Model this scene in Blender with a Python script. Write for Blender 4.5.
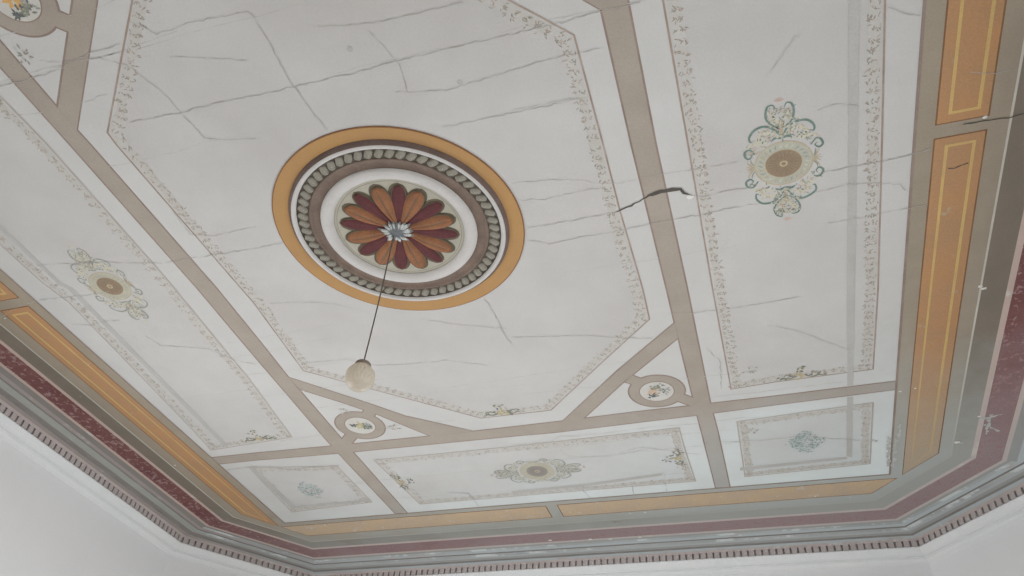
import bpy, bmesh, math, random
from mathutils import Vector, Matrix
from mathutils.geometry import tessellate_polygon

for o in list(bpy.data.objects):
    bpy.data.objects.remove(o, do_unlink=True)
SC = bpy.context.scene
COL = SC.collection
PI = math.pi

# ------------------------------------------------------------------ camera
CZ = 3.80                      # height of the ceiling above the floor, metres
cam_d = bpy.data.cameras.new('camera')
cam_d.sensor_width = 36.0
cam_d.lens = 28.013
cam_d.clip_start = 0.05
cam = bpy.data.objects.new('camera', cam_d)
COL.objects.link(cam)
right = Vector((0.95267568, 0.29631770, 0.06785911))
up = Vector((0.14883576, -0.64931197, 0.74581626))
fwd = Vector((-0.26506029, 0.70042115, 0.66268639))
m = Matrix.Identity(4)
for i in range(3):
    m[i][0], m[i][1], m[i][2] = right[i], up[i], -fwd[i]
m[0][3], m[1][3], m[2][3] = 1.1979, -1.8839, CZ - 2.2
cam.matrix_world = m
SC.camera = cam

# ------------------------------------------------------------------ world, exposure, area lights added at unseen windows
SC.view_settings.view_transform = 'Standard'
SC.view_settings.look = 'None'
SC.view_settings.gamma = 1.0
SC.view_settings.use_curve_mapping = False
SC.view_settings.exposure = -1.36

world = bpy.data.worlds.new('sky')
SC.world = world
world.use_nodes = True
world.node_tree.nodes['Background'].inputs['Color'].default_value = (0.72, 0.80, 0.90, 1)
world.node_tree.nodes['Background'].inputs['Strength'].default_value = 1.0


def added_light(name, loc, direction, sx, sy, watts, color):  # unseen area light added just inside an opening to light the room
    d = bpy.data.lights.new(name, 'AREA')
    d.shape = 'RECTANGLE'
    d.size, d.size_y = sx, sy
    d.energy = watts
    d.color = color
    o = bpy.data.objects.new(name, d)
    COL.objects.link(o)
    o.location = loc
    o.rotation_euler = Vector(direction).to_track_quat('-Z', 'Y').to_euler()
    return o


WIN = dict(right=[(-0.1, 0.80, 2.75, 1.30)], left=[(0.5, 0.80, 2.75, 1.30)], near=[(0.0, 0.80, 2.75, 1.5)], far=[(0.0, 0.80, 2.75, 1.5)])  # added unseen windows, one per main wall, placed to even the light
TILT, TILT_NEAR = -0.22, -1.2                   # added lights tilted down to even out ceiling and far wall
W_RIGHT, W_LEFT, W_NEAR, W_FAR = 118, 152, 122, 115
COOL, WARM = (0.95, 0.97, 1.0), (1.0, 0.86, 0.72)
for yc, z0, z1, w in WIN['right']:
    added_light('window_daylight', (2.60, yc, (z0 + z1) / 2), (-1, 0, TILT), w - 0.1, z1 - z0 - 0.1, W_RIGHT, COOL)
for yc, z0, z1, w in WIN['left']:
    added_light('window_daylight', (-2.60, yc, (z0 + z1) / 2), (1, 0, TILT), w - 0.1, z1 - z0 - 0.1, W_LEFT, COOL)
for xc, z0, z1, w in WIN['near']:
    added_light('window_daylight', (xc, -2.92, (z0 + z1) / 2), (0, 1, TILT_NEAR), w - 0.1, z1 - z0 - 0.1, W_NEAR, WARM)
for xc, z0, z1, w in WIN['far']:
    added_light('window_daylight', (xc, 3.05, (z0 + z1) / 2), (0, -1, TILT), w - 0.1, z1 - z0 - 0.1, W_FAR, COOL)

# ------------------------------------------------------------------ helpers
S = 2.2                        # metres per plan unit (plan origin = middle of the medallion)
E_, H_, N_ = 0.832, 1.0505, -1.0005   # half width, far edge, near edge of the white field
CD = 1.238                     # distance of the corner cut
CN = (0.777, 0.629)
YM = 0.025                     # mirror line of the plan
rnd = random.Random(7)


def lin(c):
    c /= 255.0
    return c / 12.92 if c <= 0.04045 else ((c + 0.055) / 1.055) ** 2.4


KALB = 1.35


def rgb(r, g, b, k=KALB, veil=0.10):
    # flare haze put into every colour: pulled a little towards a pale cool grey
    r, g, b = (v + (q - v) * veil for v, q in zip((r, g, b), (150, 154, 156)))
    return tuple(min(lin(v) * k, 0.9) for v in (r, g, b)) + (1.0,)


def material(name, c1, c2=None, scale=6.0, rough=0.9, lo=0.35, hi=0.7, flake=None, flake_scale=9.0, flake_at=0.62, stretch=(1, 1, 1), grain=0.05, bump=0.0, bloom=None):
    """matt paint: two close tones mixed by noise, fine grain, optional flaking showing another colour"""
    mt = bpy.data.materials.new(name)
    mt.use_nodes = True
    nt = mt.node_tree
    b = nt.nodes['Principled BSDF']
    b.inputs['Roughness'].default_value = rough
    b.inputs['Specular IOR Level'].default_value = 0.15
    tc = nt.nodes.new('ShaderNodeTexCoord')
    mp = nt.nodes.new('ShaderNodeMapping')
    mp.inputs['Scale'].default_value = stretch
    nt.links.new(tc.outputs['Object'], mp.inputs['Vector'])

    def noise(sc, det=5.0, r=0.6):
        n = nt.nodes.new('ShaderNodeTexNoise')
        n.inputs['Scale'].default_value = sc
        n.inputs['Detail'].default_value = det
        n.inputs['Roughness'].default_value = r
        nt.links.new(mp.outputs['Vector'], n.inputs['Vector'])
        return n

    def ramp(src, a, z):
        r = nt.nodes.new('ShaderNodeMapRange')
        r.inputs['From Min'].default_value = a
        r.inputs['From Max'].default_value = z
        nt.links.new(src, r.inputs['Value'])
        return r.outputs['Result']

    def mix(f, a, z):
        x = nt.nodes.new('ShaderNodeMix')
        x.data_type = 'RGBA'
        nt.links.new(f, x.inputs['Factor'])
        for s, v in ((x.inputs[6], a), (x.inputs[7], z)):
            if isinstance(v, tuple):
                s.default_value = v
            else:
                nt.links.new(v, s)
        return x.outputs[2]
    c2 = c2 or tuple(v * 0.93 for v in c1[:3]) + (1,)
    out = mix(ramp(noise(scale).outputs['Fac'], lo, hi), c1, c2)
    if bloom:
        # haze and brighter far light painted in: paler towards far right, ragged edge
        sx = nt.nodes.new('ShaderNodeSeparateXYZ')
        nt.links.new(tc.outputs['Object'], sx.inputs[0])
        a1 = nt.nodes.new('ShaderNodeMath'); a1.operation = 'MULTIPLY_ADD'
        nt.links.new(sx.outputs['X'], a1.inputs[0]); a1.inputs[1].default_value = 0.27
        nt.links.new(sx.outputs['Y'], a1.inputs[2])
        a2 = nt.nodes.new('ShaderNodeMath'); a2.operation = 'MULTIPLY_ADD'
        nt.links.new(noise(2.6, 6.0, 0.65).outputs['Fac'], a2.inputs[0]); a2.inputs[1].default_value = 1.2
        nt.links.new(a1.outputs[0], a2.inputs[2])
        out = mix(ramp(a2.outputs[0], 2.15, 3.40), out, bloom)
    if flake:
        out = mix(ramp(noise(flake_scale, 8.0, 0.7).outputs['Fac'], flake_at, flake_at + 0.05), out, flake)
    g = noise(140.0, 3.0, 0.7)
    hs = nt.nodes.new('ShaderNodeHueSaturation')
    r = nt.nodes.new('ShaderNodeMapRange')
    r.inputs['From Min'].default_value = 0.3
    r.inputs['From Max'].default_value = 0.7
    r.inputs['To Min'].default_value = 1.0 - grain
    r.inputs['To Max'].default_value = 1.0 + grain
    nt.links.new(g.outputs['Fac'], r.inputs['Value'])
    nt.links.new(r.outputs['Result'], hs.inputs['Value'])
    nt.links.new(out, hs.inputs['Color'])
    nt.links.new(hs.outputs['Color'], b.inputs['Base Color'])
    if bump:
        bp = nt.nodes.new('ShaderNodeBump')
        bp.inputs['Strength'].default_value = bump
        bp.inputs['Distance'].default_value = 0.01
        nt.links.new(noise(18.0, 6.0).outputs['Fac'], bp.inputs['Height'])
        nt.links.new(bp.outputs['Normal'], b.inputs['Normal'])
    return mt


M = {}
def mat(key, *a, **k):
    M[key] = material(key, *a, **k)

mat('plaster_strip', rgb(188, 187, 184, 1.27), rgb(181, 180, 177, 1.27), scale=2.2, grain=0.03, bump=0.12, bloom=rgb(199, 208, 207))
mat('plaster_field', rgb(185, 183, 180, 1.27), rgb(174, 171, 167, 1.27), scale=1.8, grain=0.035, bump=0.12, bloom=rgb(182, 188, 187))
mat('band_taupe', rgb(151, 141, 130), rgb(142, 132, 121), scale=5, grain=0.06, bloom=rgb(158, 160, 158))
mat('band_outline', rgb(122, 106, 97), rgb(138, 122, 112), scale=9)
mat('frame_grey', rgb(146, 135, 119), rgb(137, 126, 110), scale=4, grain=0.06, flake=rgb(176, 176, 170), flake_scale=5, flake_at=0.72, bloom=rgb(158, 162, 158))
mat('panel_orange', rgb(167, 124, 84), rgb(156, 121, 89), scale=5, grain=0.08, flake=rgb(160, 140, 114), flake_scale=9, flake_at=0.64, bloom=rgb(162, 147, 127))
mat('panel_orange_faded', rgb(178, 155, 126), rgb(168, 150, 129), scale=9, grain=0.1, flake=rgb(176, 169, 157), flake_scale=14, flake_at=0.6)
mat('panel_outline', rgb(110, 76, 50), rgb(126, 92, 66), scale=12)
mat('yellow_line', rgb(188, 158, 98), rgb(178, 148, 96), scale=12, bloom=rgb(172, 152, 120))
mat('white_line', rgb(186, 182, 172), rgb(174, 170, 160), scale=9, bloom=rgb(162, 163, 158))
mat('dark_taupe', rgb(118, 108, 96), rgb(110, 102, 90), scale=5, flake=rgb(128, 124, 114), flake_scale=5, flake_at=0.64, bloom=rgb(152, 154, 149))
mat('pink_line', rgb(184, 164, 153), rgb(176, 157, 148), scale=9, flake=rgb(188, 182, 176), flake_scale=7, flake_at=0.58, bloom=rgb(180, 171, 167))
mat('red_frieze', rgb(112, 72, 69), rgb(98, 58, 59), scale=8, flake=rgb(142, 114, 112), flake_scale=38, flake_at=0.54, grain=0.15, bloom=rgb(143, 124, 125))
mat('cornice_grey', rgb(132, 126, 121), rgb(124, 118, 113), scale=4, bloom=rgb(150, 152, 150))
mat('cornice_worn', rgb(170, 174, 172), rgb(146, 151, 153), scale=3, flake=rgb(194, 200, 200), flake_scale=3.2, flake_at=0.52)
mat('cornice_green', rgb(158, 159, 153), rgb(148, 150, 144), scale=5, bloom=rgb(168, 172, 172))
mat('cornice_dark', rgb(112, 108, 104), rgb(124, 120, 117), scale=6)
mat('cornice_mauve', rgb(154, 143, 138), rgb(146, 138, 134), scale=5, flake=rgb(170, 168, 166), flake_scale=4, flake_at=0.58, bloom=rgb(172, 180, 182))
mat('cornice_pink', rgb(184, 172, 168), rgb(172, 162, 159), scale=6, flake=rgb(188, 188, 186), flake_scale=5, flake_at=0.58)
mat('dentil_dark', rgb(94, 86, 85), rgb(112, 104, 102), scale=5)
mat('dentil_pink', rgb(176, 167, 164), rgb(164, 156, 154), scale=5)
mat('moulding_white', rgb(196, 199, 200, 1.68), rgb(190, 193, 194, 1.68), scale=3)
mat('moulding_groove', rgb(180, 184, 185, 1.6), rgb(188, 191, 192, 1.6), scale=6)  # shade of the groove put into its colour, greyer than the moulding
mat('wall_white', rgb(190, 191, 192, 1.75), rgb(186, 187, 188, 1.75), scale=1.5, grain=0.02)
mat('crack_dark', rgb(64, 60, 54), rgb(80, 74, 68), scale=20)
mat('crack_faint', rgb(158, 153, 148, 1.24), rgb(170, 166, 161, 1.24), scale=9)
mat('crack_hair', rgb(170, 167, 162, 1.24), rgb(180, 178, 174, 1.24), scale=6)
mat('whitewash', rgb(176, 178, 176), rgb(160, 160, 156), scale=30, lo=0.4, hi=0.6)
mat('speck_white', rgb(208, 206, 200), rgb(200, 198, 192), scale=20)
mat('stain_grey', rgb(166, 164, 159, 1.24), rgb(176, 174, 170, 1.24), scale=5, grain=0.06)
mat('spot_grey', rgb(140, 138, 138, 1.24), rgb(150, 148, 146, 1.24), scale=20)
mat('line_brown', rgb(144, 124, 110, 1.24), rgb(166, 152, 140, 1.24), scale=12)
mat('line_faint', rgb(162, 150, 140, 1.24), rgb(172, 164, 155, 1.24), scale=12)
mat('leaf_brown', rgb(146, 136, 122, 1.24), rgb(156, 147, 135, 1.24), scale=20)
mat('leaf_pink', rgb(166, 150, 142, 1.24), rgb(172, 158, 150, 1.24), scale=20)
mat('leaf_green', rgb(140, 140, 129, 1.24), rgb(152, 151, 141, 1.24), scale=20)
mat('leaf_haze', rgb(178, 174, 167, 1.24), rgb(184, 182, 177, 1.24), scale=9)
mat('scroll_teal', rgb(90, 114, 105, 1.24), rgb(116, 136, 126, 1.24), scale=30)
mat('scroll_cream', rgb(190, 187, 170, 1.24), rgb(182, 178, 158, 1.24), scale=20)
mat('scroll_tan', rgb(172, 158, 132, 1.24), rgb(164, 150, 126, 1.24), scale=20)
mat('scroll_pink', rgb(186, 160, 148, 1.24), rgb(180, 156, 144, 1.24), scale=20)
mat('scroll_grey', rgb(136, 138, 130, 1.24), rgb(150, 152, 146, 1.24), scale=20)
mat('oval_ring', rgb(172, 172, 158, 1.24), rgb(162, 161, 148, 1.24), scale=14, grain=0.1)
mat('oval_ring_edge', rgb(178, 164, 132, 1.24), rgb(170, 150, 124, 1.24), scale=14)
mat('oval_brown', rgb(140, 122, 100, 1.24), rgb(130, 113, 94, 1.24), scale=14, grain=0.1)
mat('oval_brown_dark', rgb(128, 108, 88, 1.24), rgb(136, 116, 94, 1.24), scale=14)
mat('oval_grey', rgb(144, 138, 130, 1.24), rgb(136, 130, 122, 1.24), scale=14)
mat('oval_grey_dark', rgb(122, 116, 110, 1.24), rgb(130, 124, 118, 1.24), scale=14)
mat('flower_yellow', rgb(178, 168, 124, 1.24), rgb(170, 160, 126, 1.24), scale=20)
mat('flower_orange', rgb(204, 154, 84, 1.24), rgb(196, 158, 104, 1.24), scale=20)
mat('flower_salmon', rgb(190, 164, 142, 1.24), rgb(184, 156, 132, 1.24), scale=20)
mat('flower_dark', rgb(88, 92, 92, 1.24), rgb(104, 106, 104, 1.24), scale=20)
mat('flower_green', rgb(116, 120, 104, 1.24), rgb(132, 134, 118, 1.24), scale=20)
mat('roundel_white', rgb(190, 188, 182, 1.24), rgb(184, 180, 172, 1.24), scale=12)
mat('teal_wash', rgb(166, 181, 179, 1.24), rgb(174, 184, 182, 1.24), scale=9)
mat('teal_dark', rgb(134, 158, 156, 1.24), rgb(118, 140, 140, 1.24), scale=20)
mat('dentil_dark_pale', rgb(166, 161, 159), rgb(140, 134, 133), scale=7)
# the medallion
mat('ring_orange', rgb(163, 124, 77), rgb(155, 118, 77), scale=5, grain=0.04, flake=rgb(190, 172, 142), flake_scale=40, flake_at=0.74)
mat('ring_edge_brown', rgb(124, 84, 52), rgb(112, 76, 50), scale=14)
mat('rim_brown', rgb(86, 70, 64), rgb(100, 84, 78), scale=10, grain=0.12)
mat('rim_white', rgb(182, 179, 176), rgb(172, 169, 165), scale=7, flake=rgb(142, 135, 128), flake_scale=30, flake_at=0.7)
mat('bead_grey', rgb(134, 130, 118), rgb(112, 107, 96), scale=30, grain=0.12, flake=rgb(196, 194, 188), flake_scale=24, flake_at=0.62)
mat('trough_dark', rgb(76, 68, 60), rgb(90, 82, 74), scale=20)
mat('groove_brown', rgb(112, 95, 84), rgb(94, 80, 71), scale=14, grain=0.14)
mat('disc_sage', rgb(158, 154, 140), rgb(148, 144, 130), scale=12, grain=0.06)
mat('disc_line', rgb(118, 112, 102), rgb(126, 120, 110), scale=12)
mat('petal_orange', rgb(134, 88, 58), rgb(114, 76, 54), scale=16, grain=0.14, flake=rgb(114, 98, 74), flake_scale=16, flake_at=0.63)
mat('petal_maroon', rgb(86, 44, 45), rgb(72, 38, 40), scale=18, grain=0.14)
mat('petal_outline', rgb(84, 76, 62), rgb(94, 86, 70), scale=18)
mat('boss_grey', rgb(104, 108, 110), rgb(78, 82, 84), scale=40, grain=0.2)
mat('boss_silver', rgb(176, 179, 176), rgb(112, 114, 112), scale=60, lo=0.42, hi=0.6, grain=0.2)
mat('cord_dark', rgb(84, 78, 72), rgb(74, 70, 64), scale=20)
mat('cap_brown', rgb(112, 100, 90), rgb(98, 88, 80), scale=30)
mat('floor_tile', rgb(112, 106, 98), rgb(102, 96, 88), scale=3, rough=0.6)
mat('window_wood', rgb(180, 176, 168), rgb(170, 166, 158), scale=5)

gm = bpy.data.materials.new('globe_glass')
gm.use_nodes = True
nt = gm.node_tree
bs = nt.nodes['Principled BSDF']
bs.inputs['Base Color'].default_value = (0.68, 0.63, 0.56, 1)
bs.inputs['Roughness'].default_value = 0.3
bs.inputs['Specular IOR Level'].default_value = 0.5
tr = nt.nodes.new('ShaderNodeBsdfTranslucent')
tr.inputs['Color'].default_value = (0.85, 0.80, 0.70, 1)
mx = nt.nodes.new('ShaderNodeMixShader')
mx.inputs['Fac'].default_value = 0.5
nt.links.new(bs.outputs[0], mx.inputs[1])
nt.links.new(tr.outputs[0], mx.inputs[2])
nt.links.new(mx.outputs[0], nt.nodes['Material Output'].inputs['Surface'])
M['globe_glass'] = gm
pg = bpy.data.materials.new('window_glass')
pg.use_nodes = True
pb = pg.node_tree.nodes['Principled BSDF']
pb.inputs['Base Color'].default_value = (0.9, 0.95, 0.95, 1)
pb.inputs['Roughness'].default_value = 0.02
pb.inputs['Transmission Weight'].default_value = 1.0
M['window_glass'] = pg


class MB:
    """collects faces with material keys and links them as ONE mesh object"""
    def __init__(self):
        self.v, self.f, self.k = [], [], []

    def face(self, pts, key):
        i = len(self.v)
        self.v += [tuple(p) for p in pts]
        self.f.append(tuple(range(i, i + len(pts))))
        self.k.append(key)

    def grid(self, rows, key, closed=False, cap=False):
        """rows of equal length; key may be a list, one per row gap"""
        i = len(self.v)
        n = len(rows[0])
        for r in rows:
            self.v += [tuple(p) for p in r]
        for a in range(len(rows) - 1):
            kk = key[a] if isinstance(key, list) else key
            for b in range(n if closed else n - 1):
                b2 = (b + 1) % n
                self.f.append((i + a * n + b, i + a * n + b2, i + (a + 1) * n + b2, i + (a + 1) * n + b))
                self.k.append(kk)

    def box(self, x0, x1, y0, y1, z0, z1, key):
        i = len(self.v)
        self.v += [(x, y, z) for z in (z0, z1) for y in (y0, y1) for x in (x0, x1)]
        for q in ((0, 1, 3, 2), (4, 6, 7, 5), (0, 4, 5, 1), (2, 3, 7, 6), (0, 2, 6, 4), (1, 5, 7, 3)):
            self.f.append(tuple(i + j for j in q))
            self.k.append(key)

    def build(self, name, parent=None, smooth=False, merge=False, loc=None):
        me = bpy.data.meshes.new(name)
        me.from_pydata(self.v, [], self.f)
        keys = []
        for k in self.k:
            if k not in keys:
                keys.append(k)
        for k in keys:
            me.materials.append(M[k])
        for p, k in zip(me.polygons, self.k):
            p.material_index = keys.index(k)
            p.use_smooth = smooth
        if merge or smooth:
            bm = bmesh.new()
            bm.from_mesh(me)
            if merge:
                bmesh.ops.remove_doubles(bm, verts=bm.verts, dist=1e-5)
            bmesh.ops.recalc_face_normals(bm, faces=bm.faces)
            bm.to_mesh(me)
            bm.free()
        me.update()
        o = bpy.data.objects.new(name, me)
        COL.objects.link(o)
        if parent is not None:
            o.parent = parent
        if loc:
            o.location = loc
        return o


def tag(o, label=None, cat=None, group=None, kind=None):
    if label: o['label'] = label
    if cat: o['category'] = cat
    if group: o['group'] = group
    if kind: o['kind'] = kind
    return o


def P(x, y, d=0.0):
    """plan units -> world; d = drop below the ceiling plane in metres"""
    return (x * S, y * S, CZ - d)


# ---- painting on the ceiling plane: every coat lies a fraction of a millimetre under the last
COAT = [0]


def coat():
    """each stroke of paint lies a hair under the one before it"""
    COAT[0] = (COAT[0] + 1) % 50
    return COAT[0] * 5e-6


def fill(mb, pts, d, key):
    d += coat()
    co = [Vector((p[0], p[1], 0)) for p in pts]
    for t in tessellate_polygon([co]):
        mb.face([P(pts[i][0], pts[i][1], d) for i in t], key)


def ribbon(mb, pts, w, d, key, closed=False, taper=False, rough=0.0):
    """flat stroke of width w (plan units) along a polyline"""
    n = len(pts)
    d += coat()
    L, R = [], []
    for i in range(n):
        a = pts[(i - 1) % n] if (closed or i) else pts[0]
        b = pts[(i + 1) % n] if (closed or i < n - 1) else pts[-1]
        p = pts[i]
        d1 = Vector((p[0] - a[0], p[1] - a[1]))
        d2 = Vector((b[0] - p[0], b[1] - p[1]))
        if d1.length < 1e-9: d1 = d2
        if d2.length < 1e-9: d2 = d1
        d1.normalize(); d2.normalize()
        t = d1 + d2
        if t.length < 1e-6: t = d1
        t.normalize()
        sc = 1 / max(0.45, t.dot(d1))
        ww = w / 2 * (sc if sc < 1.8 else 1.8)
        if taper:
            s = i / (n - 1)
            ww *= max(0.12, math.sin(PI * min(1, (0.12 + s * 0.88))) ** 0.7)
        if rough:
            ww *= 1 + rnd.uniform(-rough, rough)
        L.append(P(p[0] - t.y * ww, p[1] + t.x * ww, d))
        R.append(P(p[0] + t.y * ww, p[1] - t.x * ww, d))
    m_ = n if closed else n - 1
    for i in range(m_):
        j = (i + 1) % n
        mb.face([L[i], L[j], R[j], R[i]], key)


def smooth(pts, k=6):
    """Catmull-Rom through the points"""
    out = []
    n = len(pts)
    for i in range(n - 1):
        p0, p1, p2, p3 = pts[max(i - 1, 0)], pts[i], pts[i + 1], pts[min(i + 2, n - 1)]
        for j in range(k):
            t = j / k
            out.append(tuple(0.5 * (2 * p1[c] + (p2[c] - p0[c]) * t + (2 * p0[c] - 5 * p1[c] + 4 * p2[c] - p3[c]) * t * t
                                    + (3 * p1[c] - p0[c] - 3 * p2[c] + p3[c]) * t ** 3) for c in (0, 1)))
    out.append(pts[-1])
    return out


def circle(cx, cy, r, n=48):
    return [(cx + r * math.cos(2 * PI * i / n), cy + r * math.sin(2 * PI * i / n)) for i in range(n)]


def annulus(mb, cx, cy, r0, r1, d, key, n=64):
    a, b = circle(cx, cy, r0, n), circle(cx, cy, r1, n)
    for i in range(n):
        j = (i + 1) % n
        mb.face([P(*a[i], d), P(*a[j], d), P(*b[j], d), P(*b[i], d)], key)


def leaf(mb, x, y, ang, l, w, d, key):
    c, s = math.cos(ang), math.sin(ang)
    d += coat()
    q = [(0, 0), (l * 0.4, w / 2), (l * 0.8, w * 0.3), (l, 0), (l * 0.75, -w * 0.3), (l * 0.4, -w / 2)]
    mb.face([P(x + a * c - b * s, y + a * s + b * c, d) for a, b in q], key)


def jitter_line(pts, step=0.012, amp=0.0016):
    out = []
    for i in range(len(pts) - 1):
        a, b = pts[i], pts[i + 1]
        L_ = math.hypot(b[0] - a[0], b[1] - a[1])
        k = max(1, int(L_ / step))
        for j in range(k):
            t = j / k
            e = amp if (i or j) else 0
            out.append((a[0] + (b[0] - a[0]) * t + rnd.uniform(-e, e), a[1] + (b[1] - a[1]) * t + rnd.uniform(-e, e)))
    out.append(pts[-1])
    return out


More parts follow.
